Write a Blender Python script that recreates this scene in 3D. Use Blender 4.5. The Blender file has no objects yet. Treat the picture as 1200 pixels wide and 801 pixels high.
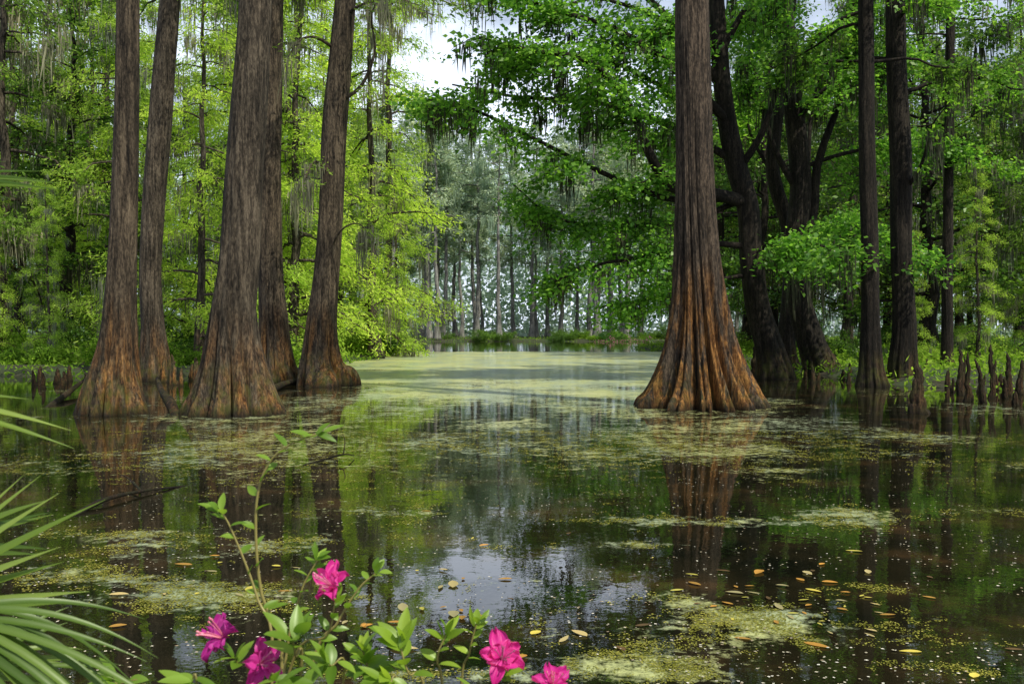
import bpy, math, random
import numpy as np
from mathutils import Vector, Matrix
rng=np.random.default_rng(11); random.seed(11)
scene=bpy.context.scene; COL=scene.collection
F=1167.0; H0=385.0; CH=1.8
def P(px,py,Y): return np.array([(px-600)/F*Y, Y, CH-(py-H0)/F*Y])
def WY(py): return CH*F/(py-H0)
U=lambda a,b: random.uniform(a,b)
def sstep(a,b,x):
    t=np.clip((x-a)/(b-a),0,1); return t*t*(3-2*t)
# ---------- numpy value noise
_perm=rng.random((256,256))
def vn(x,y):
    x=np.asarray(x,float); y=np.asarray(y,float)
    xi=np.floor(x).astype(int); yi=np.floor(y).astype(int); fx=x-xi; fy=y-yi
    fx=fx*fx*(3-2*fx); fy=fy*fy*(3-2*fy)
    a=_perm[xi%256,yi%256]; b=_perm[(xi+1)%256,yi%256]; c=_perm[xi%256,(yi+1)%256]; d=_perm[(xi+1)%256,(yi+1)%256]
    return (a*(1-fx)+b*fx)*(1-fy)+(c*(1-fx)+d*fx)*fy
def fbm(x,y,o=4):
    s=0;a=.5;t=0
    for i in range(o):
        s=s+a*vn(x*2**i+17.3*i,y*2**i+5.1*i); t+=a; a*=.55
    return s/t
# ---------- mesh builder
class MB:
    def __init__(s): s.V=[]; s.Q=[]; s.n=0
    def add(s,V,Q):
        V=np.asarray(V,float).reshape(-1,3); s.V.append(V); s.Q.append(np.asarray(Q,int)+s.n); s.n+=len(V)
    def tube(s,pts,rad,seg=6,fl=None,cap=True):
        pts=np.asarray(pts,float); rad=np.asarray(rad,float); N=len(pts)
        T=np.gradient(pts,axis=0); T/=np.linalg.norm(T,axis=1)[:,None]+1e-9
        ref=np.array([1.,0,0]) if abs(T[:,0]).mean()<.7 else np.array([0,0,1.])
        v=np.cross(T,ref); v/=np.linalg.norm(v,axis=1)[:,None]+1e-9
        u=np.cross(v,T)
        th=np.linspace(0,2*math.pi,seg,endpoint=False)
        R=rad[:,None]*np.ones((1,seg))
        if fl is not None: R=R*fl(th[None,:],np.arange(N)[:,None],pts[:,2][:,None])
        V=pts[:,None,:]+R[...,None]*(np.cos(th)[None,:,None]*u[:,None,:]+np.sin(th)[None,:,None]*v[:,None,:])
        i=np.arange(N-1)[:,None]*seg; j=np.arange(seg)[None,:]; k=(j+1)%seg
        Q=np.stack([i+j,i+k,i+seg+k,i+seg+j],-1).reshape(-1,4)
        s.add(V,Q)
    def leaves(s,C,D,Nn,L,W):
        C=np.asarray(C); n=len(C)
        D=D/(np.linalg.norm(D,axis=1)[:,None]+1e-9); S=np.cross(Nn,D); S/=np.linalg.norm(S,axis=1)[:,None]+1e-9
        L=np.broadcast_to(L,(n,))[:,None]; W=np.broadcast_to(W,(n,))[:,None]
        V=np.stack([C-D*L/2, C+S*W/2-D*L*.08, C+D*L/2, C-S*W/2-D*L*.08],1).reshape(-1,3)
        s.add(V,np.arange(n*4).reshape(-1,4))
    def grid(s,V):  # V (a,b,3)
        a,b=V.shape[:2]; i=np.arange(a-1)[:,None]*b; j=np.arange(b-1)[None,:]
        s.add(V.reshape(-1,3),np.stack([i+j,i+j+1,i+b+j+1,i+b+j],-1).reshape(-1,4))
    def mesh(s,name,mat,smooth=True,org=None):
        V=np.concatenate(s.V) if s.V else np.zeros((0,3)); Q=np.concatenate(s.Q) if s.Q else np.zeros((0,4),int)
        if org is not None: V=V-np.asarray(org)
        me=bpy.data.meshes.new(name); me.vertices.add(len(V)); me.vertices.foreach_set('co',V.astype(np.float32).ravel())
        me.loops.add(Q.size); me.loops.foreach_set('vertex_index',Q.astype(np.int32).ravel())
        me.polygons.add(len(Q)); me.polygons.foreach_set('loop_start',np.arange(0,Q.size,4,dtype=np.int32))
        me.polygons.foreach_set('use_smooth',np.full(len(Q),smooth))
        me.update(calc_edges=True)
        if mat: me.materials.append(mat)
        return me
def link(name,me,parent=None):
    o=bpy.data.objects.new(name,me); COL.objects.link(o)
    if parent: o.parent=parent
    return o
def tag(o,label,cat,group=None,kind=None):
    if label: o['label']=label
    if cat: o['category']=cat
    if group: o['group']=group
    if kind: o['kind']=kind
    return o
def thing(name,label,cat,loc,group=None):
    o=bpy.data.objects.new(name,None); COL.objects.link(o); o.location=loc; o.empty_display_size=.2
    return tag(o,label,cat,group)
# ---------- materials
def newmat(name):
    m=bpy.data.materials.new(name); m.use_nodes=True; nt=m.node_tree; nt.nodes.clear()
    out=nt.nodes.new('ShaderNodeOutputMaterial'); return m,nt,out
def nd(nt,t,**k):
    n=nt.nodes.new(t)
    for a,b in k.items():
        if a in n.inputs.keys(): n.inputs[a].default_value=b
        else: setattr(n,a,b)
    return n
def lk(nt,a,b): nt.links.new(a,b)
def ramp(nt,src,stops):
    r=nt.nodes.new('ShaderNodeValToRGB'); el=r.color_ramp.elements
    el[0].position=stops[0][0]; el[0].color=(*stops[0][1],1); el[1].position=stops[-1][0]; el[1].color=(*stops[-1][1],1)
    for p,c in stops[1:-1]:
        e=el.new(p); e.color=(*c,1)
    lk(nt,src,r.inputs[0]); return r.outputs[0]
def mixc(nt,f,a,b,bt='MIX'):
    m=nt.nodes.new('ShaderNodeMix'); m.data_type='RGBA'; m.blend_type=bt
    for s,i in ((f,0),(a,6),(b,7)):
        if hasattr(s,'is_linked'): lk(nt,s,m.inputs[i])
        else: m.inputs[i].default_value=s if i==0 else (*s,1)
    return m.outputs[2]
def mth(nt,op,a,b=0.,c=None,clamp=False):
    m=nt.nodes.new('ShaderNodeMath'); m.operation=op; m.use_clamp=clamp
    for i,s in enumerate((a,b,c)):
        if s is None: continue
        if hasattr(s,'is_linked'): lk(nt,s,m.inputs[i])
        else: m.inputs[i].default_value=s
    return m.outputs[0]
def noise(nt,vec,scale,detail=4,rough=.55,sc=(1,1,1)):
    mp=nd(nt,'ShaderNodeMapping'); mp.inputs['Scale'].default_value=sc; lk(nt,vec,mp.inputs[0])
    n=nd(nt,'ShaderNodeTexNoise'); n.inputs['Scale'].default_value=scale; n.inputs['Detail'].default_value=detail; n.inputs['Roughness'].default_value=rough
    lk(nt,mp.outputs[0],n.inputs['Vector']); return n.outputs[0]
def leafmat(name,ca,cb,cc,trans=.42,gloss=.08,tw=1.5):
    m,nt,out=newmat(name)
    g=nd(nt,'ShaderNodeNewGeometry'); col=ramp(nt,g.outputs['Random Per Island'],[(0,ca),(.55,cb),(1,cc)])
    nz=noise(nt,g.outputs['Position'],.45,3)
    v=ramp(nt,nz,[(.3,(.6,.65,.62)),(.7,(1.32,1.25,1.15))])
    col=mixc(nt,1.0,col,v,'MULTIPLY')
    oi=nd(nt,'ShaderNodeObjectInfo'); v2=ramp(nt,oi.outputs['Random'],[(0,(.75,.84,.9)),(1,(1.15,1.12,1.))]); col=mixc(nt,1.0,col,v2,'MULTIPLY')
    d=nd(nt,'ShaderNodeBsdfDiffuse'); t=nd(nt,'ShaderNodeBsdfTranslucent'); lk(nt,col,d.inputs[0])
    tc=mixc(nt,1.0,col,(tw,tw*1.02,tw*.64),'MULTIPLY'); lk(nt,tc,t.inputs[0])
    mx=nd(nt,'ShaderNodeMixShader'); mx.inputs[0].default_value=trans; lk(nt,d.outputs[0],mx.inputs[1]); lk(nt,t.outputs[0],mx.inputs[2])
    if gloss<=0: lk(nt,mx.outputs[0],out.inputs[0]); return m
    gl=nd(nt,'ShaderNodeBsdfGlossy'); gl.inputs['Roughness'].default_value=.4; gl.inputs[0].default_value=(.6,.65,.55,1)
    m2=nd(nt,'ShaderNodeMixShader'); m2.inputs[0].default_value=gloss; lk(nt,mx.outputs[0],m2.inputs[1]); lk(nt,gl.outputs[0],m2.inputs[2])
    lk(nt,m2.outputs[0],out.inputs[0]); return m
def barkmat(name,dark,light,rust=0.,rustz=5.,moss=.0,fine=1.,bump=.9):
    m,nt,out=newmat(name); tc=nd(nt,'ShaderNodeTexCoord'); ob=tc.outputs['Object']
    a=noise(nt,ob,11*fine,9,.70,(1,1,.09)); b=noise(nt,ob,26*fine,7,.68,(1,1,.32)); c=noise(nt,ob,1.1,5,.6,(1,1,.6))
    s=mth(nt,'ADD',mth(nt,'MULTIPLY',a,.55),mth(nt,'MULTIPLY',b,.45))
    col=ramp(nt,s,[(.40,tuple(x*.2 for x in dark)),(.49,dark),(.62,light)])
    col=mixc(nt,1.0,col,ramp(nt,c,[(.3,(.5,.5,.48)),(.7,(1.4,1.35,1.27))]),'MULTIPLY')
    sp=nd(nt,'ShaderNodeSeparateXYZ'); lk(nt,ob,sp.inputs[0]); z=sp.outputs[2]
    if rust>0:
        e=noise(nt,ob,3.6,7,.66,(1,1,.16))
        f=mth(nt,'MULTIPLY',mth(nt,'SUBTRACT',1.0,mth(nt,'DIVIDE',z,rustz),clamp=True),rust*2.)
        f=mth(nt,'MULTIPLY',f,mth(nt,'MULTIPLY',mth(nt,'SUBTRACT',e,.45),4.5,clamp=True),clamp=True)
        rc=ramp(nt,s,[(.39,(.020,.009,.003)),(.49,(.12,.052,.015)),(.62,(.42,.21,.06))])
        col=mixc(nt,f,col,rc)
    if moss>0:
        e=noise(nt,ob,4,6,.65)
        f=mth(nt,'MULTIPLY',mth(nt,'SUBTRACT',1.0,mth(nt,'DIVIDE',z,1.2),clamp=True),mth(nt,'MULTIPLY',mth(nt,'SUBTRACT',e,.44),6.0*moss,clamp=True),clamp=True)
        col=mixc(nt,f,col,(.10,.115,.018))
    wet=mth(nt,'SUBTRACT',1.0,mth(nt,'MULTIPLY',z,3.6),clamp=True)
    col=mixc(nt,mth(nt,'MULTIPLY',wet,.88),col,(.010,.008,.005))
    bs=nd(nt,'ShaderNodeBsdfPrincipled'); lk(nt,col,bs.inputs['Base Color']); bs.inputs['Roughness'].default_value=.85; bs.inputs['Specular IOR Level'].default_value=.2
    bp=nd(nt,'ShaderNodeBump'); bp.inputs['Strength'].default_value=bump; bp.inputs['Distance'].default_value=.11; lk(nt,s,bp.inputs['Height']); lk(nt,bp.outputs[0],bs.inputs['Normal'])
    lk(nt,bs.outputs[0],out.inputs[0]); return m
M={}
M['cyp']=leafmat('cypress_needles',(.24,.38,.05),(.38,.54,.085),(.53,.66,.16),.54,.0,1.6)
M['cyp2']=leafmat('deeper_cypress_needles',(.12,.20,.035),(.21,.33,.055),(.31,.43,.09),.48,.0)
M['broad']=leafmat('broad_leaves',(.042,.105,.018),(.09,.19,.03),(.19,.33,.05),.48,.03)
M['maple']=leafmat('overhanging_leaves',(.06,.16,.018),(.14,.31,.035),(.30,.49,.075),.54,.03,1.8)
M['far']=leafmat('far_foliage_hazed',(.27,.37,.30),(.37,.47,.38),(.47,.56,.41),.38,.0,1.25)  # aerial haze painted into the leaf colour: pale grey-green, no volume
M['moss']=leafmat('spanish_moss',(.15,.155,.12),(.24,.24,.19),(.32,.32,.25),.35,.0,1.1)
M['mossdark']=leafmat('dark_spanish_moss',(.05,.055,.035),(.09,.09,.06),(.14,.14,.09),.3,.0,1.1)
M['under']=leafmat('undergrowth_leaves',(.10,.2,.022),(.18,.32,.036),(.30,.45,.07),.48,.0)
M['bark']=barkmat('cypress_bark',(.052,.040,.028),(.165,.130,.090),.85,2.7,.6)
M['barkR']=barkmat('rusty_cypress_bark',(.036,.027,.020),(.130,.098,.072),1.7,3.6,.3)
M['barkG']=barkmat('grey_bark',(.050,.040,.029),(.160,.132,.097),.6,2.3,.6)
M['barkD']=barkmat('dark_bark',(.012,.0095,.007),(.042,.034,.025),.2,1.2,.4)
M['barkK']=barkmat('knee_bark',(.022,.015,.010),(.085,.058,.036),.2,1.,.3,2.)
M['barkHaze']=barkmat('far_bark_hazed',(.17,.17,.16),(.30,.30,.29),0,1,0,.6,.2)  # bark paled to grey so the colour carries the distance haze
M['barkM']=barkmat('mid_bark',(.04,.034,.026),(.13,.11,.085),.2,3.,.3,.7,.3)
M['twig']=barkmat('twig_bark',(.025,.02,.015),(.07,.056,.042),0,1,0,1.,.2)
# ---------- branch / crown helpers
def interp(path,t):
    N=len(path)-1; f=np.clip(t*N,0,N-1e-6); i=f.astype(int) if hasattr(f,'astype') else int(f); fr=(f-i)
    if np.ndim(t)==0: return path[i]*(1-fr)+path[i+1]*fr
    return path[i]*(1-fr)[:,None]+path[i+1]*fr[:,None]
def limb_path(start,az,L,rise,droop,n=8,wob=.06):
    s=np.linspace(0,1,n); d=np.array([math.cos(az),math.sin(az),0.])
    p=np.asarray(start)[None,:]+d[None,:]*(L*s)[:,None]; p[:,2]+=rise*L*s-droop*L*s*s
    w=np.cumsum(rng.normal(0,wob*L/n*1.5,(n,3)),axis=0); w-=w[0]; return p+w
def sprays(B,Lf,Ms,path,r0,nsub,slen,leafn,ll,lw,hs,vs,droop=.15,moss=0.,t0=.2,rise=(-.15,.35),tilt=.9,mlen=(.3,1.2),mw=1.,dn=.3):
    N=len(path)
    for k in range(nsub):
        t=t0+(1-t0)*random.random()**.8; t=min(t,.999)
        p=interp(path,t); d=interp(path,min(t+.05,.9999))-interp(path,max(t-.05,0)); d[2]*=.4; d/=np.linalg.norm(d)+1e-9
        a=random.choice((-1,1))*U(.3,1.35); ca,sa=math.cos(a),math.sin(a)
        d=np.array([d[0]*ca-d[1]*sa,d[0]*sa+d[1]*ca,U(*rise)])
        L=slen*(1.15-.6*t)*U(.6,1.25); s=np.linspace(0,1,6)
        pts=p+d*(L*s)[:,None]; pts[:,2]-=droop*L*s*s; pts[1:]+=rng.normal(0,.05*L,(5,3))*s[1:,None]
        B.tube(pts,np.linspace(max(r0*.35*(1-.6*t),.012),.006,6),4)
        n=int(leafn*L)
        if n>0:
            ts=rng.uniform(.12,1.05,n); c=interp(pts,np.minimum(ts,1.))+rng.normal(0,1,(n,3))*np.array([hs,hs,vs])
            c[:,2]-=np.abs(rng.normal(0,vs,n))*.8
            D=d[None,:]*.7+rng.normal(0,.6,(n,3))*np.array([1,1,.6]); D[:,2]-=dn
            Nn=np.array([0,-.15,1.])+rng.normal(0,tilt,(n,3))
            sz=rng.uniform(.55,1.3,n); Lf.leaves(c,D,Nn,ll*sz,lw*sz)
        if moss>0 and random.random()<moss:
            addmoss(Ms,interp(pts,U(.2,.9)),int(U(18,40)),U(*mlen),mw)
def addmoss(Ms,p,n,L,mw=1.):
    c=p+rng.normal(0,1,(n,3))*np.array([.12,.12,.05])*mw; l=rng.uniform(.3,1.,n)**1.3*L; c[:,2]-=l/2
    D=np.tile([0,0,-1.],(n,1))+rng.normal(0,.07,(n,3)); Nn=rng.normal(0,1,(n,3))*np.array([1,1,.1])
    Ms.leaves(c,D,Nn,l,rng.uniform(.02,.055,n)*mw)
def flute(amp,hs,ph,nf=9,z0=0.,warp=1.,k=None):
    k=k or [U(0,6.28) for _ in range(6)]
    def f(th,i,z):
        A=amp*np.exp(-(np.maximum(z-z0,0)/hs)**1.2)+.03
        th2=th+warp*(.3*np.sin(2*th+k[0]+.25*z)+.14*np.sin(3*th+k[1]+z*.5))
        r=np.abs(np.cos(nf*.5*th2+k[2])); r2=np.abs(np.cos(nf*1.5*th2+k[3]+.4*z*warp))
        return 1+A*((r**.55-1)*1.0+.3*(r2-1)+.08+.16*warp*np.sin(2*th+k[5]))+.02*np.sin(5*th+z*1.3+k[4])
    return f
def catmull(P0,n):
    P0=np.array(P0,float); Q=np.vstack([2*P0[0]-P0[1],P0,2*P0[-1]-P0[-2]]); out=[]; m=len(P0)-1
    for u in np.linspace(0,m-1e-6,n):
        i=int(u); f=u-i; a,b,c,d=Q[i:i+4]
        out.append(.5*((2*b)+(-a+c)*f+(2*a-5*b+4*c-d)*f*f+(-a+3*b-3*c+d)*f**3))
    return np.array(out)
def trunk(name,tab,Y,mat,ztop=24,amp=.22,hs=1.6,nf=9,seg=96,n=150,warp=1.):
    pts=[]
    for px,py,w in tab:
        p=P(px,py,Y); pts.append([*p,w/F*Y/2])
    pts=[[pts[0][0],Y,-.35,pts[0][3]*1.05]]+pts if pts[0][2]>-.3 else pts
    top=pts[-1]; pr=pts[-2]; k=(ztop-top[2]); sl=(top[0]-pr[0])/(top[2]-pr[2])
    pts+= [[top[0]+sl*k*.5,Y,top[2]+k*.5,top[3]*.7],[top[0]+sl*k*.8,Y,ztop,top[3]*.25]]
    c=catmull(pts,n); c[:,3]=np.maximum(c[:,3],.02)
    b=MB(); b.tube(c[:,:3],c[:,3],seg,flute(amp,hs,0,nf,warp=warp))
    return b,c
def path_at_z(c,z): return np.array([np.interp(z,c[:,2],c[:,0]),np.interp(z,c[:,2],c[:,1]),z]),np.interp(z,c[:,2],c[:,3])

# ---------- world, sun, camera
w=bpy.data.worlds.new('World'); scene.world=w; w.use_nodes=True; nt=w.node_tree; nt.nodes.clear()
SUN=Vector((.50,-.55,0)).normalized(); EL=math.radians(55)
sky=nd(nt,'ShaderNodeTexSky',sky_type='NISHITA'); sky.sun_disc=False; sky.sun_elevation=EL; sky.sun_rotation=math.atan2(SUN.x,SUN.y); sky.dust_density=2.
tc=nd(nt,'ShaderNodeTexCoord'); cn=noise(nt,tc.outputs['Generated'],3.,6,.6,(1,1,2.2))
cm=ramp(nt,cn,[(.40,(.3,.3,.3)),(.56,(.95,.95,.95))])
sx=nd(nt,'ShaderNodeSeparateXYZ'); lk(nt,tc.outputs['Generated'],sx.inputs[0]); hz=ramp(nt,sx.outputs[2],[(.27,(1,1,1)),(.55,(.25,.25,.25))])
cm=mixc(nt,1.,cm,hz,'MULTIPLY'); sc_=mixc(nt,cm,sky.outputs[0],(12.6,13.9,16.2))
bg=nd(nt,'ShaderNodeBackground'); bg.inputs[1].default_value=.1; lk(nt,sc_,bg.inputs[0]); wo=nd(nt,'ShaderNodeOutputWorld'); lk(nt,bg.outputs[0],wo.inputs[0])
sl=bpy.data.lights.new('sun','SUN'); sl.energy=5.; sl.angle=math.radians(.5); sl.color=(1,.95,.80)
so=bpy.data.objects.new('sun',sl); COL.objects.link(so); ts=Vector((SUN.x*math.cos(EL),SUN.y*math.cos(EL),math.sin(EL))); so.rotation_euler=ts.to_track_quat('Z','Y').to_euler(); so.location=(20,-20,40)
cam=bpy.data.cameras.new('camera'); cam.lens=35; cam.sensor_width=36; cam.clip_end=2000; cam.clip_start=.05
cam.dof.use_dof=True; cam.dof.focus_distance=12.; cam.dof.aperture_fstop=16.
co=bpy.data.objects.new('camera',cam); COL.objects.link(co); co.location=(0,0,CH); co.rotation_euler=(math.radians(90)-math.atan(15.5/F),0,0); scene.camera=co
scene.view_settings.view_transform='Standard'; scene.view_settings.look='None'

# ---------- terrain
def land(x,y):
    n=(fbm(x*.12+3,y*.12)-.5)*6
    Lf=sstep(36,40,y+n*.4)*sstep(7.5,10.5,-x+n*.5)*(1-sstep(95,105,y+n))
    Lf=np.maximum(Lf,sstep(30,36,-x+n))
    Rt=sstep(27,33,y+n*.4+.25*np.maximum(x-12,0))*sstep(10.,13.,x+n*.4)*(1-sstep(92,102,y+n))
    Rt=np.maximum(Rt,sstep(34,40,x+n))
    Fr=sstep(136,142,y+n); Nr=1-sstep(1.2,2.6,y+.3*n)
    return np.maximum.reduce([Lf,Rt,Fr,Nr])
def gz(x,y): return -.55+.85*land(x,y)+(fbm(x*.5,y*.5)-.5)*.25*land(x,y)
def axis(a,b,n,p): 
    t=np.linspace(-1,1,n); return np.sign(t)*np.abs(t)**p
xs=axis(0,0,220,2.0)*500; ys=np.concatenate([np.linspace(-30,110,230),110+600*np.linspace(0.005,1,90)**1.8])
X,Yg=np.meshgrid(xs,ys); b=MB(); b.grid(np.stack([X,Yg,gz(X,Yg)],-1))
m,nt,out=newmat('forest_floor'); g=nd(nt,'ShaderNodeNewGeometry'); n1=noise(nt,g.outputs['Position'],.5,5); n2=noise(nt,g.outputs['Position'],9,6,.7)
c=ramp(nt,n2,[(.35,(.012,.009,.005)),(.65,(.045,.034,.017))]); c=mixc(nt,mth(nt,'MULTIPLY',mth(nt,'SUBTRACT',n1,.36),4.,clamp=True),c,(.022,.042,.008))
d=nd(nt,'ShaderNodeBsdfPrincipled',Roughness=.9); lk(nt,c,d.inputs['Base Color']); bp=nd(nt,'ShaderNodeBump',Strength=.7,Distance=.05); lk(nt,n2,bp.inputs['Height']); lk(nt,bp.outputs[0],d.inputs['Normal']); lk(nt,d.outputs[0],out.inputs[0])
tag(link('ground',b.mesh('ground',m)),'low swampy forest floor of leaf litter around the pool','ground',kind='structure')
# ---------- water
MATS=[]
for px,py,rx,ry,st in [(240,702,120,26,.6),(900,730,130,24,.5),(780,700,60,11,.3),(600,792,280,10,.32),(1100,600,110,8,.38),(330,640,80,10,.38),(830,610,160,9,.45),(1010,690,90,9,.38),(1120,785,120,10,.42),(470,700,70,10,.3),(740,775,70,12,.28),(560,640,60,6,.2),(1010,550,120,5,.3),(100,560,60,5,.3),(740,640,60,7,.38),(150,630,110,12,.45),(420,600,60,6,.2),(100,680,60,10,.3)]:
    Yc=WY(py); MATS.append(((px-600)/F*Yc,Yc,rx/F*Yc,Yc-WY(py+ry),st))
def cover(x,y):
    n=fbm(x*.35,y*.18,4)-.5; n2=fbm(x*.9+40,y*.55+9,4)-.5; n3=fbm(x*2.1+4,y*1.6+9,4)-.5; n4=fbm(x*.14+9,y*.35+2,3)-.5
    hw=3.8+(y-19)*.165+n*6
    wedge=(.46*sstep(12,21,y+n*14)+.30*sstep(16,30,y+n*24)+.36*sstep(25,40,y+n*30)+.32*n4)*(1-sstep(76,80,y+n*6))*sstep(-1.8,1.8,hw-np.abs(x-.1))
    dust=.56*sstep(8.5,15,y+n*8)*(1-sstep(24,34,y))*sstep(-1.5,3,5.6+.14*y-np.abs(x+.4)+n*6)
    side=.33+.6*n2
    near=.20+.9*n2+.3*n
    a=near*(1-sstep(12,17,y))+side*sstep(12,17,y)
    for cx,cy,rx,ry,st in MATS:
        q=((x-cx)/rx)**2+((y-cy)/ry)**2; a=a+st*np.exp(-q*.8)*(1+3.5*n3)
    a=a*(1-sstep(79,84,y))
    return np.clip(np.maximum.reduce([a,wedge+n2*.25,dust+n2*.4]),0,1.15)
xs=axis(0,0,300,1.6)*320; ys=np.concatenate([np.linspace(.5,16,150),16+74*np.linspace(.01,1,190)**1.3,90+420*np.linspace(.02,1,40)**1.7])
X,Yg=np.meshgrid(xs,ys); b=MB(); b.grid(np.stack([X,Yg,0*X],-1)); me=b.mesh('water',None)
at=me.attributes.new('cover','FLOAT','POINT'); at.data.foreach_set('value',cover(X,Yg).astype(np.float32).ravel())
m,nt,out=newmat('swamp_water'); me.materials.append(m)
g=nd(nt,'ShaderNodeNewGeometry'); ps=g.outputs['Position']; av=nd(nt,'ShaderNodeAttribute',attribute_name='cover')
fn=noise(nt,ps,9,12,.75); fn2=noise(nt,ps,2.2,6,.65); fn3=noise(nt,ps,.5,5,.6,(1,.5,1))
s=mth(nt,'ADD',av.outputs['Fac'],mth(nt,'ADD',mth(nt,'MULTIPLY',mth(nt,'SUBTRACT',fn,.5),1.9),mth(nt,'MULTIPLY',mth(nt,'SUBTRACT',fn2,.5),1.1)))
s=mth(nt,'ADD',s,mth(nt,'MULTIPLY',mth(nt,'SUBTRACT',fn3,.5),.8))
mask=mth(nt,'MULTIPLY',mth(nt,'SUBTRACT',s,.56),3.0,clamp=True)
mask=mth(nt,'MULTIPLY',mask,.88)
wc=ramp(nt,noise(nt,ps,.8,5,.6),[(.38,(.004,.005,.0025)),(.55,(.013,.011,.005)),(.74,(.055,.032,.013))])
wb=nd(nt,'ShaderNodeBsdfPrincipled',Roughness=.012,IOR=1.42); lk(nt,wc,wb.inputs['Base Color'])
bp=nd(nt,'ShaderNodeBump',Strength=.4,Distance=.005); lk(nt,noise(nt,ps,2.6,4,.55),bp.inputs['Height']); lk(nt,bp.outputs[0],wb.inputs['Normal'])
fc=ramp(nt,noise(nt,ps,.45,6,.7,(1,.45,1)),[(.32,(.27,.32,.21)),(.46,(.40,.46,.29)),(.53,(.48,.51,.21)),(.68,(.64,.65,.34))])
fc=mixc(nt,mth(nt,'MULTIPLY',mth(nt,'SUBTRACT',noise(nt,ps,40,4,.7),.47),2.,clamp=True),fc,(.19,.21,.06))
fb=nd(nt,'ShaderNodeBsdfPrincipled',Roughness=.3,IOR=1.4); lk(nt,fc,fb.inputs['Base Color'])
mx=nd(nt,'ShaderNodeMixShader'); lk(nt,mask,mx.inputs[0]); lk(nt,wb.outputs[0],mx.inputs[1]); lk(nt,fb.outputs[0],mx.inputs[2]); lk(nt,mx.outputs[0],out.inputs[0])
tag(link('water',me),'still dark swamp water filmed with pale green duckweed','water',kind='structure')

n=620000; y=4.6+13*rng.random(n)**1.5; x=rng.uniform(-1,1,n)*(y*.56)
cv=cover(x,y)+ (fbm(x*6,y*6,3)-.5)*1.0; keep=cv>rng.uniform(.46,.9,n); x=x[keep]; y=y[keep]; n=len(x)
c=np.stack([x,y,rng.uniform(.003,.006,n)],1); a=rng.uniform(0,6.28,n); D=np.stack([np.cos(a),np.sin(a),0*a],1); Nn=np.tile([0,0,1.],(n,1))
s=rng.uniform(.006,.020,n)*(y/7)**.6
b=MB(); b.leaves(c,D,Nn,s,s*.8)
tag(link('duckweed',b.mesh('duckweed',leafmat('duckweed_fronds',(.09,.095,.015),(.20,.21,.04),(.38,.36,.10),.1,.0),False)),'yellow green duckweed scattered over the near water','duckweed',kind='stuff')
n=5500; y=4.7+11*rng.random(n)**1.6; x=rng.uniform(-.55,.56,n)*y; k=fbm(x*.8,y*.8)>rng.uniform(.34,.62,n); x=x[k];y=y[k];n=len(x)
c=np.stack([x,y,np.full(n,.009)],1); a=rng.uniform(0,6.28,n); D=np.stack([np.cos(a),np.sin(a),.1*a*0],1); s=rng.uniform(.006,.026,n)
b=MB(); b.leaves(c,D,np.tile([0,0,1.],(n,1)),s,s*.75)
tag(link('fallen_petals',b.mesh('fallen_petals',leafmat('petal_litter',(.3,.22,.15),(.55,.49,.41),(.8,.75,.72),.1,.0),False)),'pale petals and seed husks strewn on the near water','petals',kind='stuff')

# ---------- hero trees
def hero(tab,Y,mat,label,amp=.3,hs=1.6,nf=9,ztop=25,crownmat='cyp2',zc=12.5,nl=13,mossp=.25,leafn=75,ll=.18,lw=.06,Lm=3.4,seg=96,extra=(),mm='moss',warp=1.,ws=1.):
    tab=[(a_,b_,c_*ws) for a_,b_,c_ in tab]
    b,c=trunk('trunk',tab,Y,mat,ztop,amp,hs,nf,seg,warp=warp); base=(P(*tab[0][:2],Y)[0],Y,0)
    t=thing('cypress_tree',label,'tree',base); link('trunk',b.mesh('trunk',M[mat],True,base),t)
    Lf=MB(); Ms=MB(); Tw=MB()
    for i in range(nl):
        z=zc+(ztop-1-zc)*(i+.5)/nl; p,r=path_at_z(c,z); pt=limb_path(p,i*2.4+U(-.4,.4),Lm*(1.1-.5*i/nl)*U(.8,1.2),.25,.35,10,.12)
        bb=MB(); bb.tube(pt,np.linspace(max(r*.25,.04),.012,10),6); 
        sprays(Tw,Lf,Ms,pt,r*.2,7,1.6,leafn,ll,lw,.22,.16,.25,mossp,mlen=(.5,1.6))
        link('limb',bb.mesh('limb',M[mat],True,base),t)
    for lst,r0,mo in extra:
        k=len(lst); pt=catmull([P(a_,b_,Y+(-.3-1.2*i/(k-1))*(i>0)) for i,(a_,b_) in enumerate(lst)],14); bb=MB(); bb.tube(pt,np.linspace(r0,.012,14),6); link('limb',bb.mesh('limb',M[mat],True,base),t)
        sprays(Tw,Lf,Ms,pt,r0*.5,7,.9,25,ll,lw,.18,.15,.4,mo,mlen=(.5,1.8),mw=.8)
    link('twigs',Tw.mesh('twigs',M['twig'],True,base),t); link('crown',Lf.mesh('crown',M[crownmat],False,base),t)
    if Ms.n: link('hanging_moss',Ms.mesh('hanging_moss',M[mm],False,base),t)
    return t,c,base
T1=hero([(131,487,94),(132,460,78),(136,420,56),(139,385,45),(142,330,37),(146,250,33),(149,150,30),(152,0,27)],21.2,'bark','leftmost tall straight cypress with mossy flared foot in the water',nl=9,ws=.95,amp=.42)
T2=hero([(180,443,46),(181,420,38),(179,380,29),(176,320,27),(180,250,28),(188,150,29),(195,70,27),(201,0,25)],34,'barkG','slimmer leaning cypress just right of the leftmost trunk, set back on the bank',.25,ws=.92)
T3=hero([(276,484,122),(276,460,100),(275,430,80),(274,400,66),(275,360,54),(281,300,47),(286,220,45),(293,120,43),(301,0,38)],21.0,'barkG','thickest cypress of the left group with smooth grey flared base in the water',.38,2.2,nl=9,ws=.97)
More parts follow.
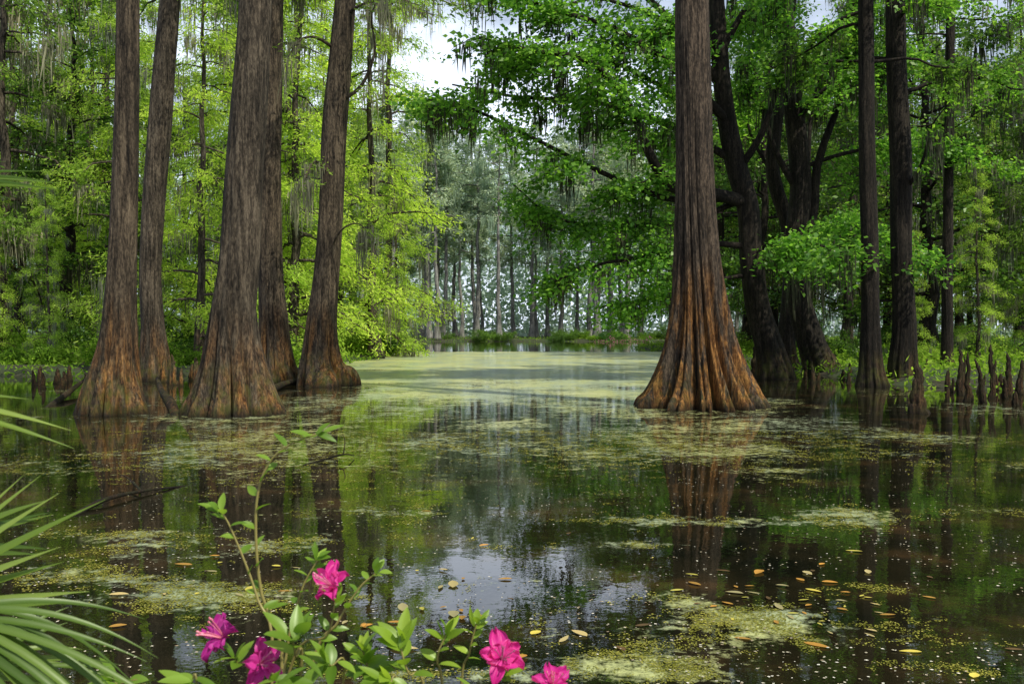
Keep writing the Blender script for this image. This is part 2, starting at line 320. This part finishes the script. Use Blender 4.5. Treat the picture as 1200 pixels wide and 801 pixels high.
T4=hero([(326,449,62),(324,430,50),(322,390,38),(318,330,30),(315,250,30),(316,150,29),(321,0,25)],32.5,'bark','dark cypress standing close behind the thickest left trunk')
T5=hero([(382,450,78),(377,432,56),(376,410,44),(377,380,37),(383,320,31),(389,230,29),(394,130,30),(406,0,25)],31.5,'bark','right-hand cypress of the left group with gnarled shaggy foot and mossy boughs',.6,1.0,7,zc=12,mossp=.5,nl=12,ws=.97,
 extra=[([(400,120),(425,100),(440,60),(436,20),(450,-10)],.07,.9),([(396,60),(370,45),(350,50),(338,70)],.06,.9),([(404,20),(430,5),(470,0),(490,15)],.06,.9),([(390,210),(372,190),(362,200),(352,230)],.05,.9),([(384,300),(400,270),(420,262),(432,275)],.04,.9)])
T6=hero([(822,473,156),(822,458,134),(821,430,105),(820,400,84),(819,360,68),(817,310,56),(815,250,48),(813,180,43),(812,100,41),(810,0,39)],23.0,'barkR','massive rusty orange cypress with deeply fluted base alone right of the open water',.5,3.0,12,seg=240,Lm=3.0,nl=9,warp=.5)
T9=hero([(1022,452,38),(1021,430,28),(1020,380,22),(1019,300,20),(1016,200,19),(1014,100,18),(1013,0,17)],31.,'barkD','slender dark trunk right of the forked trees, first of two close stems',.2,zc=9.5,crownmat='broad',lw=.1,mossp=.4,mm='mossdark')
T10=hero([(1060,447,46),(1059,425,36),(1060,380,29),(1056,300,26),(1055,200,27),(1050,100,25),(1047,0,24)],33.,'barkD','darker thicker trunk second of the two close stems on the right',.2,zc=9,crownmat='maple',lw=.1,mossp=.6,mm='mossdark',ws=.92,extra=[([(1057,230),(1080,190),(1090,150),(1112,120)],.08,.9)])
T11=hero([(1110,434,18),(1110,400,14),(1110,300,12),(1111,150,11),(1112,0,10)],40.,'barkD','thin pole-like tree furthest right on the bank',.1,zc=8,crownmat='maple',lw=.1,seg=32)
def pxpath(lst,Y0,Y1,n=14):
    k=len(lst); return catmull([P(a,b,Y0+(Y1-Y0)*i/(k-1)) for i,(a,b) in enumerate(lst)],n)
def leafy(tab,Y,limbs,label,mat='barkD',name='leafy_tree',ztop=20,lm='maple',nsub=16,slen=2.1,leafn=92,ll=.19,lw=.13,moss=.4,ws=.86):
    tab=[(a_,b_,c_*ws) for a_,b_,c_ in tab]
    b,c=trunk('trunk',tab,Y,mat,ztop,.2,1.2,7,64); base=(P(*tab[0][:2],Y)[0],Y,0)
    t=thing(name,label,'tree',base); link('trunk',b.mesh('trunk',M[mat],True,base),t)
    Lf=MB(); Ms=MB(); Tw=MB()
    for L in limbs:
        pts,Ya,r0=L[0],L[1],L[2]; pt=pxpath(pts,Y,Ya); bb=MB(); bb.tube(pt,np.linspace(r0,.03,len(pt)),8); link('limb',bb.mesh('limb',M[mat],True,base),t)
        sprays(Tw,Lf,Ms,pt,r0*.6,L[3] if len(L)>3 else nsub,slen,leafn,ll,lw,.30,.17,.35,moss,t0=L[4] if len(L)>4 else .12,rise=(-.35,.5),tilt=.75,mlen=(.5,2.0),mw=1.3)
    link('twigs',Tw.mesh('twigs',M['twig'],True,base),t); link('crown',Lf.mesh('crown',M[lm],False,base),t)
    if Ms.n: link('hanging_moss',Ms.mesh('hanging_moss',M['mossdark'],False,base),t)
    return t
leafy([(908,442,56),(902,410,40),(888,360,33),(880,300,31),(876,245,30),(860,185,28),(846,105,24),(838,0,22)],36,[
 ([(874,238),(840,228),(790,222),(765,190),(735,120),(690,72),(620,60),(560,45)],31,.26,32,.25),
 ([(858,150),(800,90),(730,40),(640,10),(560,-15)],32,.18,26),
 ([(884,290),(820,285),(760,300),(700,310),(650,330)],34,.12,20),
 ([(868,230),(790,235),(700,200),(620,160),(545,125),(500,118)],32,.13,32),
 ([(862,190),(790,150),(700,120),(610,115),(530,100)],36,.15,30),
 ([(850,110),(780,20),(700,-40),(600,-70)],35,.18,16),
 ([(868,235),(800,260),(720,265),(650,255),(600,215)],36,.11,26),
 ([(890,320),(830,330),(760,350),(700,360)],35,.08,16),
 ([(848,60),(820,-20),(760,-80),(660,-110)],38,.16,6),
 ([(845,60),(880,0),(930,-60)],36,.14,10),
 ([(855,140),(790,110),(720,75),(650,65),(590,85)],34,.12,28),
 ([(850,60),(790,30),(700,0),(640,20)],34,.12,24),
 ([(865,200),(895,150),(915,70),(905,0)],34,.16,12,.5),
 ([(884,290),(910,300),(950,285),(985,300)],30,.05,20)],
 'spreading leafy tree whose boughs reach left over the open pool')
leafy([(962,434,56),(952,405,40),(936,350,33),(929,300,30),(938,220,29),(928,120,26),(916,0,24)],40,[
 ([(934,310),(952,250),(958,190),(985,110),(998,20),(1004,-60)],40,.26,14,.45),
 ([(932,220),(905,170),(885,90),(872,20)],39,.16,14,.4),
 ([(928,150),(960,110),(1010,80),(1060,60)],38,.12,22),
 ([(935,280),(980,260),(1030,280),(1085,312)],33,.05,22),
 ([(925,100),(960,40),(1020,10),(1090,-10)],38,.12,20),
 ([(930,200),(990,180),(1060,170),(1120,190)],40,.10,20),
 ([(920,60),(880,10),(850,-40)],40,.12,10)],
 'stout dark forked tree right of the spreading leafy tree')
leafy([(925,436,38),(922,400,26),(926,340,22),(924,270,20),(905,200,19),(912,120,17),(926,0,15)],43,[
 ([(922,260),(945,200),(950,130),(968,60)],44,.14,10,.6),([(908,210),(880,160),(870,110)],44,.1,10,.5)],
 'thin crooked dark stem between the spreading and the forked tree')

# ---------- background tree variants
def variant(kind,H,r,z0,nl,Lm,nsub,slen,leafn,ll,lw,leaf,bark,mossp,droop,mossm='moss',hs=.28,vs=.1,shape='cone',pw=1.,dn=.3):
    tr=MB(); n=30; z=np.linspace(-.6,H,n); x=np.cumsum(rng.normal(0,.07,n)); y=np.cumsum(rng.normal(0,.07,n)); x-=x[3]; y-=y[3]
    rad=r*(1-.85*np.clip(z/H,0,1))+r*1.1*np.exp(-np.maximum(z,0)/.9); pts=np.stack([x,y,z],1); tr.tube(pts,rad,16,flute(.15,1.,0,7))
    B=MB(); Lf=MB(); Ms=MB()
    for i in range(nl):
        f=((i+U(0,1.5))/(nl+.6))**pw; zz=z0+(H-z0-.3)*f; p=np.array([np.interp(zz,z,x),np.interp(zz,z,y),zz])
        e=(1.05-.75*f) if shape=='cone' else (.35+1.0*math.sin(math.pi*min(1,.15+.85*f)))
        L=Lm*e*U(.45,1.25); pt=limb_path(p,i*2.399+U(-.7,.7),L,U(-.05,.4),droop,8,.12); rr=max(.02,.12*r/.3*(1-f*.8))
        B.tube(pt,np.linspace(rr,.012,8),5)
        sprays(B,Lf,Ms,pt,rr*.6,nsub,slen*(.55+.5*e),leafn,ll,lw,hs,vs,.25,mossp,mlen=(.6,2.8),mw=1.8,dn=dn)
    return [('trunk',tr.mesh('trunk',M[bark])),('branches',B.mesh('branches',M[bark])),('crown',Lf.mesh('crown',M[leaf],False))]+([('hanging_moss',Ms.mesh('hanging_moss',M[mossm],False))] if Ms.n else [])
VAR={}
VAR['cyp']=[variant('cyp',24+2*i,.26,1.2,44,4.6,8,1.7,48,.26,.07,'cyp','barkM',.13,.5,vs=.2,hs=.26,dn=.6) for i in range(3)]
VAR['cyp2']=[variant('cyp2',24,.32,4,36,4.6,8,1.8,42,.24,.08,'cyp2','barkM',.4,.5,vs=.2,hs=.28,dn=.6)]
VAR['broad']=[variant('broad',20+3*i,.32,3.,34,4.6,9,1.9,36,.23,.14,'broad','barkD',.15,.2,'mossdark',.34,.26,'round') for i in range(2)]
VAR['far']=[variant('far',29,.32,10+3*i,24,3.1,6,1.7,19,.45,.18,'far','barkHaze',.5,.3,'far',.42,.3,'round') for i in range(3)]
def place(kind,x,y,sc,label,cat='tree',group=None,name='tree',cn={}):
    L=VAR[kind]; k=cn.get(kind,0); cn[kind]=k+1; parts=L[k%len(L)]
    t=thing(name,label,cat,(x,y,float(gz(x,y))),group); t.rotation_euler[2]=U(0,6.28); t.scale=(sc*U(.9,1.1),sc*U(.9,1.1),sc)
    for n_,me_ in parts: link(n_,me_,t)
    return t
def scatter(n,xr,yr,md,cond,tries=6000):
    pts=[]
    for _ in range(tries):
        x=U(*xr); y=U(*yr)
        if cond(x,y) and all((x-a)**2+(y-b_)**2>md*md for a,b_ in pts): pts.append((x,y))
        if len(pts)>=n: break
    return pts
for i,(x,y,s) in enumerate([(-8.4,60,1.15),(-11.,50,1.),(-8.8,72,1.3),(-13.5,43,.8),(-12.5,56,1.1),(-7.6,66,.5)]):
    place('cyp',x,y,s,['bright yellow green cypress leaning its sprays over the pool edge behind the left trunks','yellow green cypress just behind the gnarled right-hand left trunk','tall pale green cypress at the far corner of the left bank','feathery young cypress between the thickest left trunk and the gnarled one','tall bright cypress inside the left bank behind the pool-edge one','small feathery cypress low at the tip of the left bank'][i],name='cypress_tree')
for x,y in scatter(29,(-52,-13),(46,92),4.6,lambda x,y: x>-.58*y and land(x,y)>.6):
    k=random.choice(['cyp','cyp','cyp','cyp2']) if x>-.42*y else random.choice(['cyp2','broad','cyp'])
    place(k,x,y,U(.85,1.15),{'cyp':'sunlit yellow green cypress in the wood on the left bank','cyp2':'deeper green mossy cypress in the wood on the left bank','broad':'dark broadleaf tree in the wood on the left bank'}[k],group={'cyp':'yellow green cypresses in the left wood','cyp2':'deeper green cypresses in the left wood','broad':'dark broadleaf trees in the left wood'}[k],name={'broad':'broadleaf_tree'}.get(k,'cypress_tree'))
for x,y in scatter(28,(13.5,56),(48,92),4.6,lambda x,y: x<.58*y and land(x,y)>.6):
    k=random.choice(['broad','broad','cyp2','cyp'])
    place(k,x,y,U(.85,1.15),{'cyp':'bright green tree lit in the shaded wood on the right bank','cyp2':'mossy cypress in the shaded wood on the right bank','broad':'dark broadleaf tree in the shaded wood on the right bank'}[k],group={'cyp':'bright trees in the right wood','cyp2':'mossy cypresses in the right wood','broad':'dark broadleaf trees in the right wood'}[k],name={'broad':'broadleaf_tree'}.get(k,'cypress_tree'))
for i,(x,y,s) in enumerate([(22,47,.36),(17.5,44,.25),(26,50,.4),(-20,43,.3),(-24,46,.36)]):
    place('cyp',x,y,s,['young bright cypress lit beyond the slim trunks at right','small bright sapling between the slim right trunks','young yellow green cypress near the right edge','small bright sapling on the left bank near the leftmost trunk','young cypress at the left edge of the bank'][i],name='young_cypress')
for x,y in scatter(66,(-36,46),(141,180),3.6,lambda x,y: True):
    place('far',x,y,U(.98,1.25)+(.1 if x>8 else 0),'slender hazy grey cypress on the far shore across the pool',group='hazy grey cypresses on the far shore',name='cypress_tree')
def shrubvar(leaf,R,Hh,n=9000,ll=.13,lw=.08,bloom=0):
    B=MB(); Lf=MB(); Ms=MB()
    for i in range(14):
        pt=limb_path((0,0,-.1),i*2.4,R*U(.6,1.1),Hh/R*U(.6,1.1),Hh/R*.25,6); B.tube(pt,np.linspace(.03,.008,6),4)
        sprays(B,Lf,Ms,pt,.02,9,R*.55,n/14/9/(R*.5),ll,lw,.18,.16,.1,0,.1)
    out=[('stems',B.mesh('stems',M['twig'])),('foliage',Lf.mesh('foliage',M[leaf],False))]
    if bloom:
        C=np.concatenate(Lf.V)[::4]; C=C[rng.choice(len(C),bloom,replace=False)]; C=C+(C-np.array([0,0,.6]))*.08; Bl=MB(); Bl.leaves(C,rng.normal(0,1,C.shape),rng.normal(0,1,C.shape),.16,.14)
        out.append(('blossoms',Bl.mesh('blossoms',leafmat('far_azalea_blossom',(.45,.10,.28),(.55,.16,.36),(.65,.25,.45),.3,0,1.),False)))
    return out
M['petal']=leafmat('azalea_petal',(.52,.02,.28),(.64,.045,.38),(.76,.10,.49),.42,.02,1.1)
VAR['shrubG']=[shrubvar('under',1.5,2.0),shrubvar('under',1.9,1.5)]; VAR['shrubD']=[shrubvar('broad',1.7,2.8),shrubvar('broad',2.1,2.0)]; VAR['pink']=[shrubvar('broad',1.3,1.4,5000,bloom=450)]
for x,y in scatter(32,(-30,-9),(40,70),1.9,lambda x,y:x>-.56*y and land(x,y)>.5):
    k=random.choice(['shrubG','shrubG','shrubD']); place(k,x,y,U(.6,1.2),{'shrubG':'bright green shrub on the left bank beneath the trees','shrubD':'dark green shrub on the left bank beneath the trees'}[k],'shrub',{'shrubG':'bright shrubs on the left bank','shrubD':'dark shrubs on the left bank'}[k],'shrub')
for x,y in scatter(32,(12,36),(34,72),1.9,lambda x,y:x<.58*y and land(x,y)>.5):
    k=random.choice(['shrubG','shrubG','shrubD']); place(k,x,y,U(.5,1.1),{'shrubG':'bright green shrub on the right bank beneath the trees','shrubD':'dark green shrub on the right bank beneath the trees'}[k],'shrub',{'shrubG':'bright shrubs on the right bank','shrubD':'dark shrubs on the right bank'}[k],'shrub')
for i,(x,y) in enumerate(scatter(24,(-26,36),(139,147),2.,lambda x,y:True)):
    k='shrubG' if i%3==0 else 'shrubD'
    place(k,x,y,U(.6,1.),{'shrubG':'low bright green shrub along the far shoreline','shrubD':'low dark green shrub along the far shoreline'}[k],'shrub',{'shrubG':'low bright shrubs along the far shoreline','shrubD':'low dark shrubs along the far shoreline'}[k],'shrub')
for x,y in ((12.6,137.4),(15.0,137.2),(17.6,137.4)):
    place('pink',x,y,U(.8,1.1),'small pink flowering azalea on the far shoreline right of centre','shrub','pink azaleas on the far shoreline','azalea_shrub')
n=340000; x=rng.uniform(-60,60,n); y=rng.uniform(24,150,n); ld=land(x,y); k=(ld>.38)&((fbm(x*.5,y*.5)>rng.uniform(.2,.6,n))|((y<46)&(rng.random(n)<.85)))&((y<120)|(rng.random(n)<.35)); x=x[k];y=y[k];n=len(x)
c=np.stack([x,y,np.maximum(gz(x,y),-.02)+np.abs(rng.normal(0,.22,n))*(.4+1.4*fbm(x*.3,y*.3))],1); b=MB(); b.leaves(c,rng.normal(0,1,(n,3)),np.array([0,0,1.])+rng.normal(0,.6,(n,3)),rng.uniform(.12,.3,n),rng.uniform(.05,.12,n))
tag(link('undergrowth',b.mesh('undergrowth',M['under'],False)),'low green undergrowth covering the swamp banks','undergrowth',kind='stuff')
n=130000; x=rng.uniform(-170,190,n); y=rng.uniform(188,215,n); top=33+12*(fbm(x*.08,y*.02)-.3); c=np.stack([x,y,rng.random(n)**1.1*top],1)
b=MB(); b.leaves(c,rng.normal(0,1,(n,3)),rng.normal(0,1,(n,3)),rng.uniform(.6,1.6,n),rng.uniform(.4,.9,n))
tag(link('distant_woods',b.mesh('distant_woods',leafmat('distant_foliage_hazed',(.44,.54,.54),(.52,.63,.61),(.60,.70,.64),.38,.0,1.2),False)),'pale hazy mass of distant woods beyond the far shore','woods',kind='stuff')  # blue-grey leaf colour stands in for haze over the distant woods

# ---------- cypress knees, logs, sticks
def knee(px,py,hpx,wpx,label,group=None,Y=None,mat='barkK',bl=.72):
    Y=Y or WY(py); p=P(px,py,Y); H=hpx/F*Y; r=wpx/F*Y/2; n=24; t=np.linspace(0,1,n)
    x=np.cumsum(rng.normal(0,.016*H,n)); pts=np.stack([p[0]+x,Y+0*t,-.2+(H+.2)*t+0*t],1); z0=max(0.,float(gz(p[0],Y))); pts[:,2]+=z0
    rad=r*(1-bl*t**.8)*(1+.5*np.exp(-t*6))*np.sqrt(np.clip((1.0-t)*9,0,1)); rad[-1]=.003
    b=MB(); b.tube(pts,rad,28,flute(.4,1.,0,6)); o=link('cypress_knee',b.mesh('cypress_knee',M[mat],True,(p[0],Y,0))); o.location=(p[0],Y,0)
    tag(o,label,'cypress knee',group)
knee(1075,484,60,26,'thick cypress knee alone in the water below the two close right trunks')
knee(882,440,36,10,'small pointed cypress knee at the right foot of the massive rusty cypress')
for i in range(19):
    knee(1108+i*4.7+U(-4,4),U(454,475),random.choice([U(14,30),U(30,62)]),U(7,12),'dark brown blunt cypress knee in the cluster at the right bank','cypress knees clustered at the right bank',bl=.66)
for i in range(20):
    knee(U(150,238),U(441,454),U(14,38),U(7,14),'short cypress knee in the row behind the left trunks','cypress knees behind the left trunks',mat='bark',bl=.66)
for i in range(9):
    knee(U(40,130),U(446,460),U(8,20),U(6,12),'low dark cypress knee near the leftmost cypress','low cypress knees near the leftmost cypress')
for i in range(14):
    knee(U(940,1100),U(438,450),U(10,26),U(7,12),'small dark cypress knee between the dark right trunks','small cypress knees among the right trunks',mat='barkD')
def stick(name,lst,r,label,cat,mat='barkD',sub=()):
    pts=catmull(lst,16); base=pts[0]; b=MB(); b.tube(pts,np.linspace(r,r*.3,16)*(1+rng.normal(0,.08,16)),10)
    t=thing(name,label,cat,base); link('stem',b.mesh('stem',M[mat],True,base),t)
    for s in sub:
        q=catmull(s,8); bb=MB(); bb.tube(q,np.linspace(r*.5,r*.15,8),6); link('side_branch',bb.mesh('side_branch',M[mat],True,base),t)
def W(px,py,z=0.): p=P(px,py,WY(py)); p[2]=z; return p
stick('fallen_branch',[W(78,606,-.02),W(120,592,.05),W(165,580,.04),W(222,568,-.01)],.03,'dark broken branch afloat on the left water','branch',sub=[[W(165,580,.04),W(150,570,.09),W(140,566,.10)]])
stick('twig',[W(355,545,-.01),W(380,541,.03),W(402,541,.10),W(415,536,.03)],.02,'crooked dark twig poking from the middle water','twig',sub=[[W(402,541,.10),W(404,538,.25),W(401,536,.33)]])
stick('broken_snag',[W(209,488,-.2),W(200,482,.15),W(190,478,.35),W(184,474,.62)],.14,'dark broken snag leaning between two left cypress bases','snag')
stick('fallen_log',[W(50,478,-.1),W(75,468,.1),W(108,452,.35),W(140,446,.6)],.09,'mossy fallen log propped behind the leftmost cypress','log','barkK')
stick('fallen_log',[W(300,468,0),W(340,452,.12),W(400,447,.15),W(418,446,.05)],.12,'low dark log at the foot of the gnarled left-group cypress','log')
lm=[leafmat('fallen_leaf_'+n_,*c_,.2,.04,1.2) for n_,c_ in (('orange',((.38,.18,.04),(.48,.25,.06),(.58,.33,.09))),('tan',((.36,.28,.14),(.47,.38,.19),(.55,.45,.24))),('yellow',((.52,.44,.08),(.62,.52,.11),(.68,.58,.15))),('brown',((.09,.06,.03),(.13,.08,.04),(.17,.11,.05))))]
def leafgrid(l,w,curl=.1,fold=.1,n=9,up=0.,bend=0.):
    u=np.linspace(0,1,n)[:,None]; v=np.linspace(-1,1,5)[None,:]
    wd=w/2*np.sin(math.pi*np.clip(u,0,1)**.85)**.8*np.ones_like(v)
    x=u*l*np.ones_like(v); y=v*wd+bend*l*u*u; z=-curl*l*u*u+fold*np.abs(v)*wd*2+up*0
    return np.stack([x,y*np.ones_like(x),z*np.ones_like(x)],-1)
LM=[]
for i in range(12):
    b=MB(); b.grid(leafgrid(U(.08,.17),U(.03,.075),U(-.05,.03),U(.02,.12),bend=U(-.25,.25))); me_=b.mesh('fallen_leaf',lm[i%4]); LM.append(me_)
LN=['orange brown fallen leaf floating on the near water','tan fallen leaf floating on the near water','yellow fallen leaf floating on the near water','dark brown fallen leaf floating on the near water']
for i in range(105):
    cx,cy,sx_,sy_=random.choice([(950,710,70,22),(950,700,80,22),(890,690,60,20),(590,690,60,22),(480,730,50,20),(1050,730,80,25),(640,760,90,15),(700,650,220,30),(250,690,60,20)])
    py=min(max(random.gauss(cy,sy_),600),797); px=random.gauss(cx,sx_); p=W(px,py,.008)
    k=random.choice([0,4,8,0,5,9,6,2,1,10,4,3]); o=link('fallen_leaf',LM[k]); o.location=p; o.rotation_euler=(U(-.05,.05),U(-.04,.04),U(0,6.28)); s=U(.35,1.05); o.scale=(s,s,s)
    tag(o,LN[k%4],'leaf','%s fallen leaves on the near water'%['orange brown','tan','yellow','dark brown'][k%4])

# ---------- foreground azalea
M['azleaf']=leafmat('azalea_leaf',(.12,.22,.02),(.21,.33,.032),(.33,.46,.06),.45,.05,1.6)
M['stem']=leafmat('green_stem',(.14,.13,.045),(.19,.17,.06),(.24,.21,.08),.1,.05)
M['stamen']=leafmat('stamen',(.7,.2,.4),(.75,.25,.45),(.8,.35,.5),.2,.1)
def orient(V,ax,up,pos):
    ax=np.array(ax,float); ax/=np.linalg.norm(ax); s=np.cross(up,ax); s/=np.linalg.norm(s)+1e-9; u=np.cross(ax,s)
    return V[...,0:1]*ax+V[...,1:2]*s+V[...,2:3]*u+np.array(pos)
def addleaf(b,pos,d,l,w,curl=.15,fold=.12):
    up=np.array([0,-.35,1.])+rng.normal(0,.3,3); b.grid(orient(leafgrid(l,w,curl,fold),d,up,pos))
def whorl(b,pos,d,n,l,w,open_=.9):
    d=np.array(d,float); d/=np.linalg.norm(d); s=np.cross(d,[.3,.9,.1]); s/=np.linalg.norm(s); t=np.cross(d,s); a0=U(0,6.28)
    for i in range(n):
        a=a0+i*2.4; k=open_*U(.6,1.25); r=d+(math.cos(a)*s+math.sin(a)*t)*k; addleaf(b,pos+rng.normal(0,.003,3),r,l*U(.7,1.15),w*U(.8,1.15),U(.05,.3))
def flower(parent,pos,ax,size,org):
    b=MB(); ax=np.array(ax,float); ax/=np.linalg.norm(ax); s=np.cross(ax,[.1,.2,1.]); s/=np.linalg.norm(s); t=np.cross(ax,s)
    for ring,(npet,sz,op) in enumerate(((5,1.,1.0),(5,.84,.66))):
        for k in range(npet):
            a=k*2*math.pi/npet+ring*.6+U(-.22,.22); n=14; u=np.linspace(0,1,n)[:,None]; v=np.linspace(-1,1,13)[None,:]
            L=size*.64*sz*U(.8,1.12); wd=L*.37*(np.sin(math.pi*np.clip(u*.86+.06,0,1))**.85)*(.35+.65*u**.6)
            o_=op*U(.7,1.25); rr=L*(u**1.15)*o_*(.95); hh=L*(.62*u**.55-.3*o_*u**2.2)
            ph=U(0,6.28); rf=.12*L*u**2*np.sin(v*5.5+ph+3*u)+.06*L*u**2*np.sin(v*12+ph+4*u)-.06*L*np.exp(-(v/.12)**2)*u*(1-u)*2
            x=rr*np.ones_like(v)-.10*L*v**2*u; y=v*wd+.12*L*u*u*math.sin(ph); z=(hh+rf+.16*L*v**2*u)
            ca,sa=math.cos(a),math.sin(a); V=(x*ca-y*sa)[...,None]*s+(x*sa+y*ca)[...,None]*t+(z*np.ones_like(x))[...,None]*ax+pos
            b.grid(V)
    fl=link('flower',b.mesh('flower',M['petal'],True,org),parent)
    st=MB()
    for k in range(8):
        e=ax*U(.8,1.05)+s*rng.normal(0,.22)+t*rng.normal(0,.22); q=np.array([pos+e*size*.66*w_ + t*size*.05*w_*w_ for w_ in np.linspace(.05,1,5)]); st.tube(q,np.full(5,.0008),4); st.tube(np.array([q[-1],q[-1]+e*.003]),np.array([.0016,.0012]),5)
    link('stamens',st.mesh('stamens',M['stamen'],True,org),fl)
def azalea(label,root,stems,flowers,lone=()):
    root=np.array(root,float); t=thing('azalea_shrub',label,'shrub',root); Lb=MB(); Sb=MB()
    for st in stems:
        pts=[P(*q) for q in st[0]]; first=pts[0].copy(); mid=(root+first)/2+np.array([0,-.03,.0]); path=catmull([root,mid]+pts,30)
        Sb.tube(path,np.linspace(.0032,.0010,30),6)
        n=st[1]; ll=st[2]*.88; t0=2.6/(len(pts)+1)
        for k in range(n):
            f=t0+(.985-t0)*(k+.5)/n; p=interp(path,f); d=interp(path,min(f+.02,.999))-interp(path,f-.02); d/=np.linalg.norm(d); a=k*2.5+U(-.3,.3)
            sd=np.array([math.cos(a),.6*math.sin(a),U(-.1,.35)]); addleaf(Lb,p,d*.5+sd,ll*U(.65,1.1),ll*.44*U(.8,1.1),U(.1,.35))
        if st[3]: whorl(Lb,path[-1],path[-1]-path[-3],st[3],ll*1.15,ll*.42)
    for px,py,Y,ax,sz in flowers: flower(t,P(px,py,Y),ax,sz,root)
    link('stems',Sb.mesh('stems',M['stem'],True,root),t); link('leaves',Lb.mesh('leaves',M['azleaf'],True,root),t)
azalea('magenta azalea with a tall leafy sprig and three blooms at lower left',(-.42,1.45,.35),[
 ([(335,801,1.42),(382,745,1.4),(392,705,1.4)],4,.033,3),
 ([(290,820,1.38),(275,775,1.36)],4,.038,3),
 ([(330,801,1.45),(306,700,1.45),(299,630,1.45),(302,575,1.45),(318,538,1.45),(345,518,1.44),(372,508,1.44)],15,.034,3),
 ([(318,790,1.4),(300,700,1.42),(272,625,1.42),(258,598,1.42)],8,.030,4),
 ([(350,801,1.35),(345,770,1.33),(342,750,1.32)],4,.052,6),([(400,810,1.4),(385,780,1.38)],4,.05,6),
 ([(360,801,1.5),(395,730,1.5),(420,690,1.5),(440,672,1.5)],8,.028,5),([(230,830,1.3),(222,800,1.3)],3,.048,6),
 ([(420,820,1.45),(430,785,1.42)],4,.05,6),([(330,800,1.5),(350,700,1.5),(372,655,1.5)],7,.028,5),([(180,840,1.35),(130,800,1.35)],3,.04,5),([(310,830,1.3),(325,800,1.28)],3,.05,5)],
 [(391,690,1.4,(-.35,-.5,.7),.054),(263,750,1.36,(-.5,-.6,.6),.060),(302,780,1.35,(.5,-.65,.4),.056)])
azalea('magenta azalea with one open double bloom at bottom centre',(-.05,1.5,.35),[
 ([(575,830,1.45),(588,790,1.43)],4,.033,4),([(650,840,1.45),(648,815,1.44)],3,.03,4),
 ([(500,830,1.42),(478,790,1.4),(468,757,1.4)],5,.048,7),([(520,830,1.45),(512,775,1.44),(522,745,1.44)],5,.038,6),
 ([(540,830,1.5),(550,765,1.5),(558,732,1.5)],6,.030,5),([(470,830,1.38),(455,800,1.36)],3,.048,6),([(600,850,1.4),(560,815,1.4)],3,.035,4),([(440,835,1.42),(425,765,1.42)],5,.034,5)],
 [(588,775,1.42,(.05,-.75,.65),.070),(648,808,1.43,(.1,-.5,.85),.054)])
# ---------- palmettos
M['palm']=leafmat('palmetto_blade',(.14,.22,.028),(.23,.32,.048),(.34,.42,.09),.42,.04,1.4)
M['palmd']=leafmat('dark_palmetto_blade',(.055,.105,.015),(.10,.17,.026),(.17,.25,.045),.4,.04,1.3)
def frond(parent,hub,axd,nrm,nb,spread,L,wd,droop,root,org,mat='palm'):
    hub=np.array(hub,float); ax=np.array(axd,float); ax/=np.linalg.norm(ax); nr=np.array(nrm,float); nr-=ax*nr.dot(ax); nr/=np.linalg.norm(nr); sd=np.cross(nr,ax); b=MB()
    for i in range(nb):
        a=(i/(nb-1)-.5)*2*spread+U(-.05,.05); d=math.cos(a)*ax+math.sin(a)*sd+nr*U(-.08,.08); l=L*(1-.25*abs(a)/spread)*U(.82,1.1); u=np.linspace(0,1,14)
        c=hub+d*(l*u)[:,None]; c[:,2]-=droop*l*u**2.2*U(.3,1.8); s=np.cross(nr,d); w_=wd*(.25+.75*np.sin(math.pi*np.clip(u*.9+.12,0,1))**.7)*(1-u**4)+.0006
        V=np.stack([c+s*w_[:,None]/2+nr*w_[:,None]*.3, c, c-s*w_[:,None]/2+nr*w_[:,None]*.3],1); b.grid(V)
    fr=link('frond',b.mesh('frond',M[mat],True,org),parent)
    s=MB(); s.tube(catmull([root,(np.array(root)+hub)/2+np.array([0,0,.1]),hub],12),np.linspace(.012,.006,12),8); link('stalk',s.mesh('stalk',M[mat],True,org),fr)
r1=(-1.25,1.35,.35); pl=thing('palmetto','pale green palmetto fan blades reaching in at the lower left edge','palm',r1)
frond(pl,P(-150,730,1.4),(1,.12,.60),(-.3,-.8,.5),12,.58,.36,.015,.04,r1,r1)
frond(pl,P(-150,460,1.5),(1,.1,-.12),(.1,-.7,.8),4,.16,.31,.013,.06,r1,r1)
frond(pl,P(-90,650,1.6),(1,.1,.40),(.1,-.8,.6),6,.4,.25,.013,.08,r1,r1,'palmd')
frond(pl,P(-90,725,1.15),(1,-.05,-.10),(.2,-.6,.9),17,.5,.31,.010,.40,r1,r1,'palmd')
frond(pl,P(-70,795,1.2),(1,.2,.08),(.0,-.7,.8),12,.6,.23,.010,.25,r1,r1,'palmd')
r2=(-2.6,2.2,.35); p2=thing('palmetto','upper palmetto frond poking in at the upper left edge','palm',r2)
frond(p2,P(-160,215,1.7),(1,-.1,.03),(0,-.5,1),9,.36,.38,.018,.06,r2,r2,'palmd')
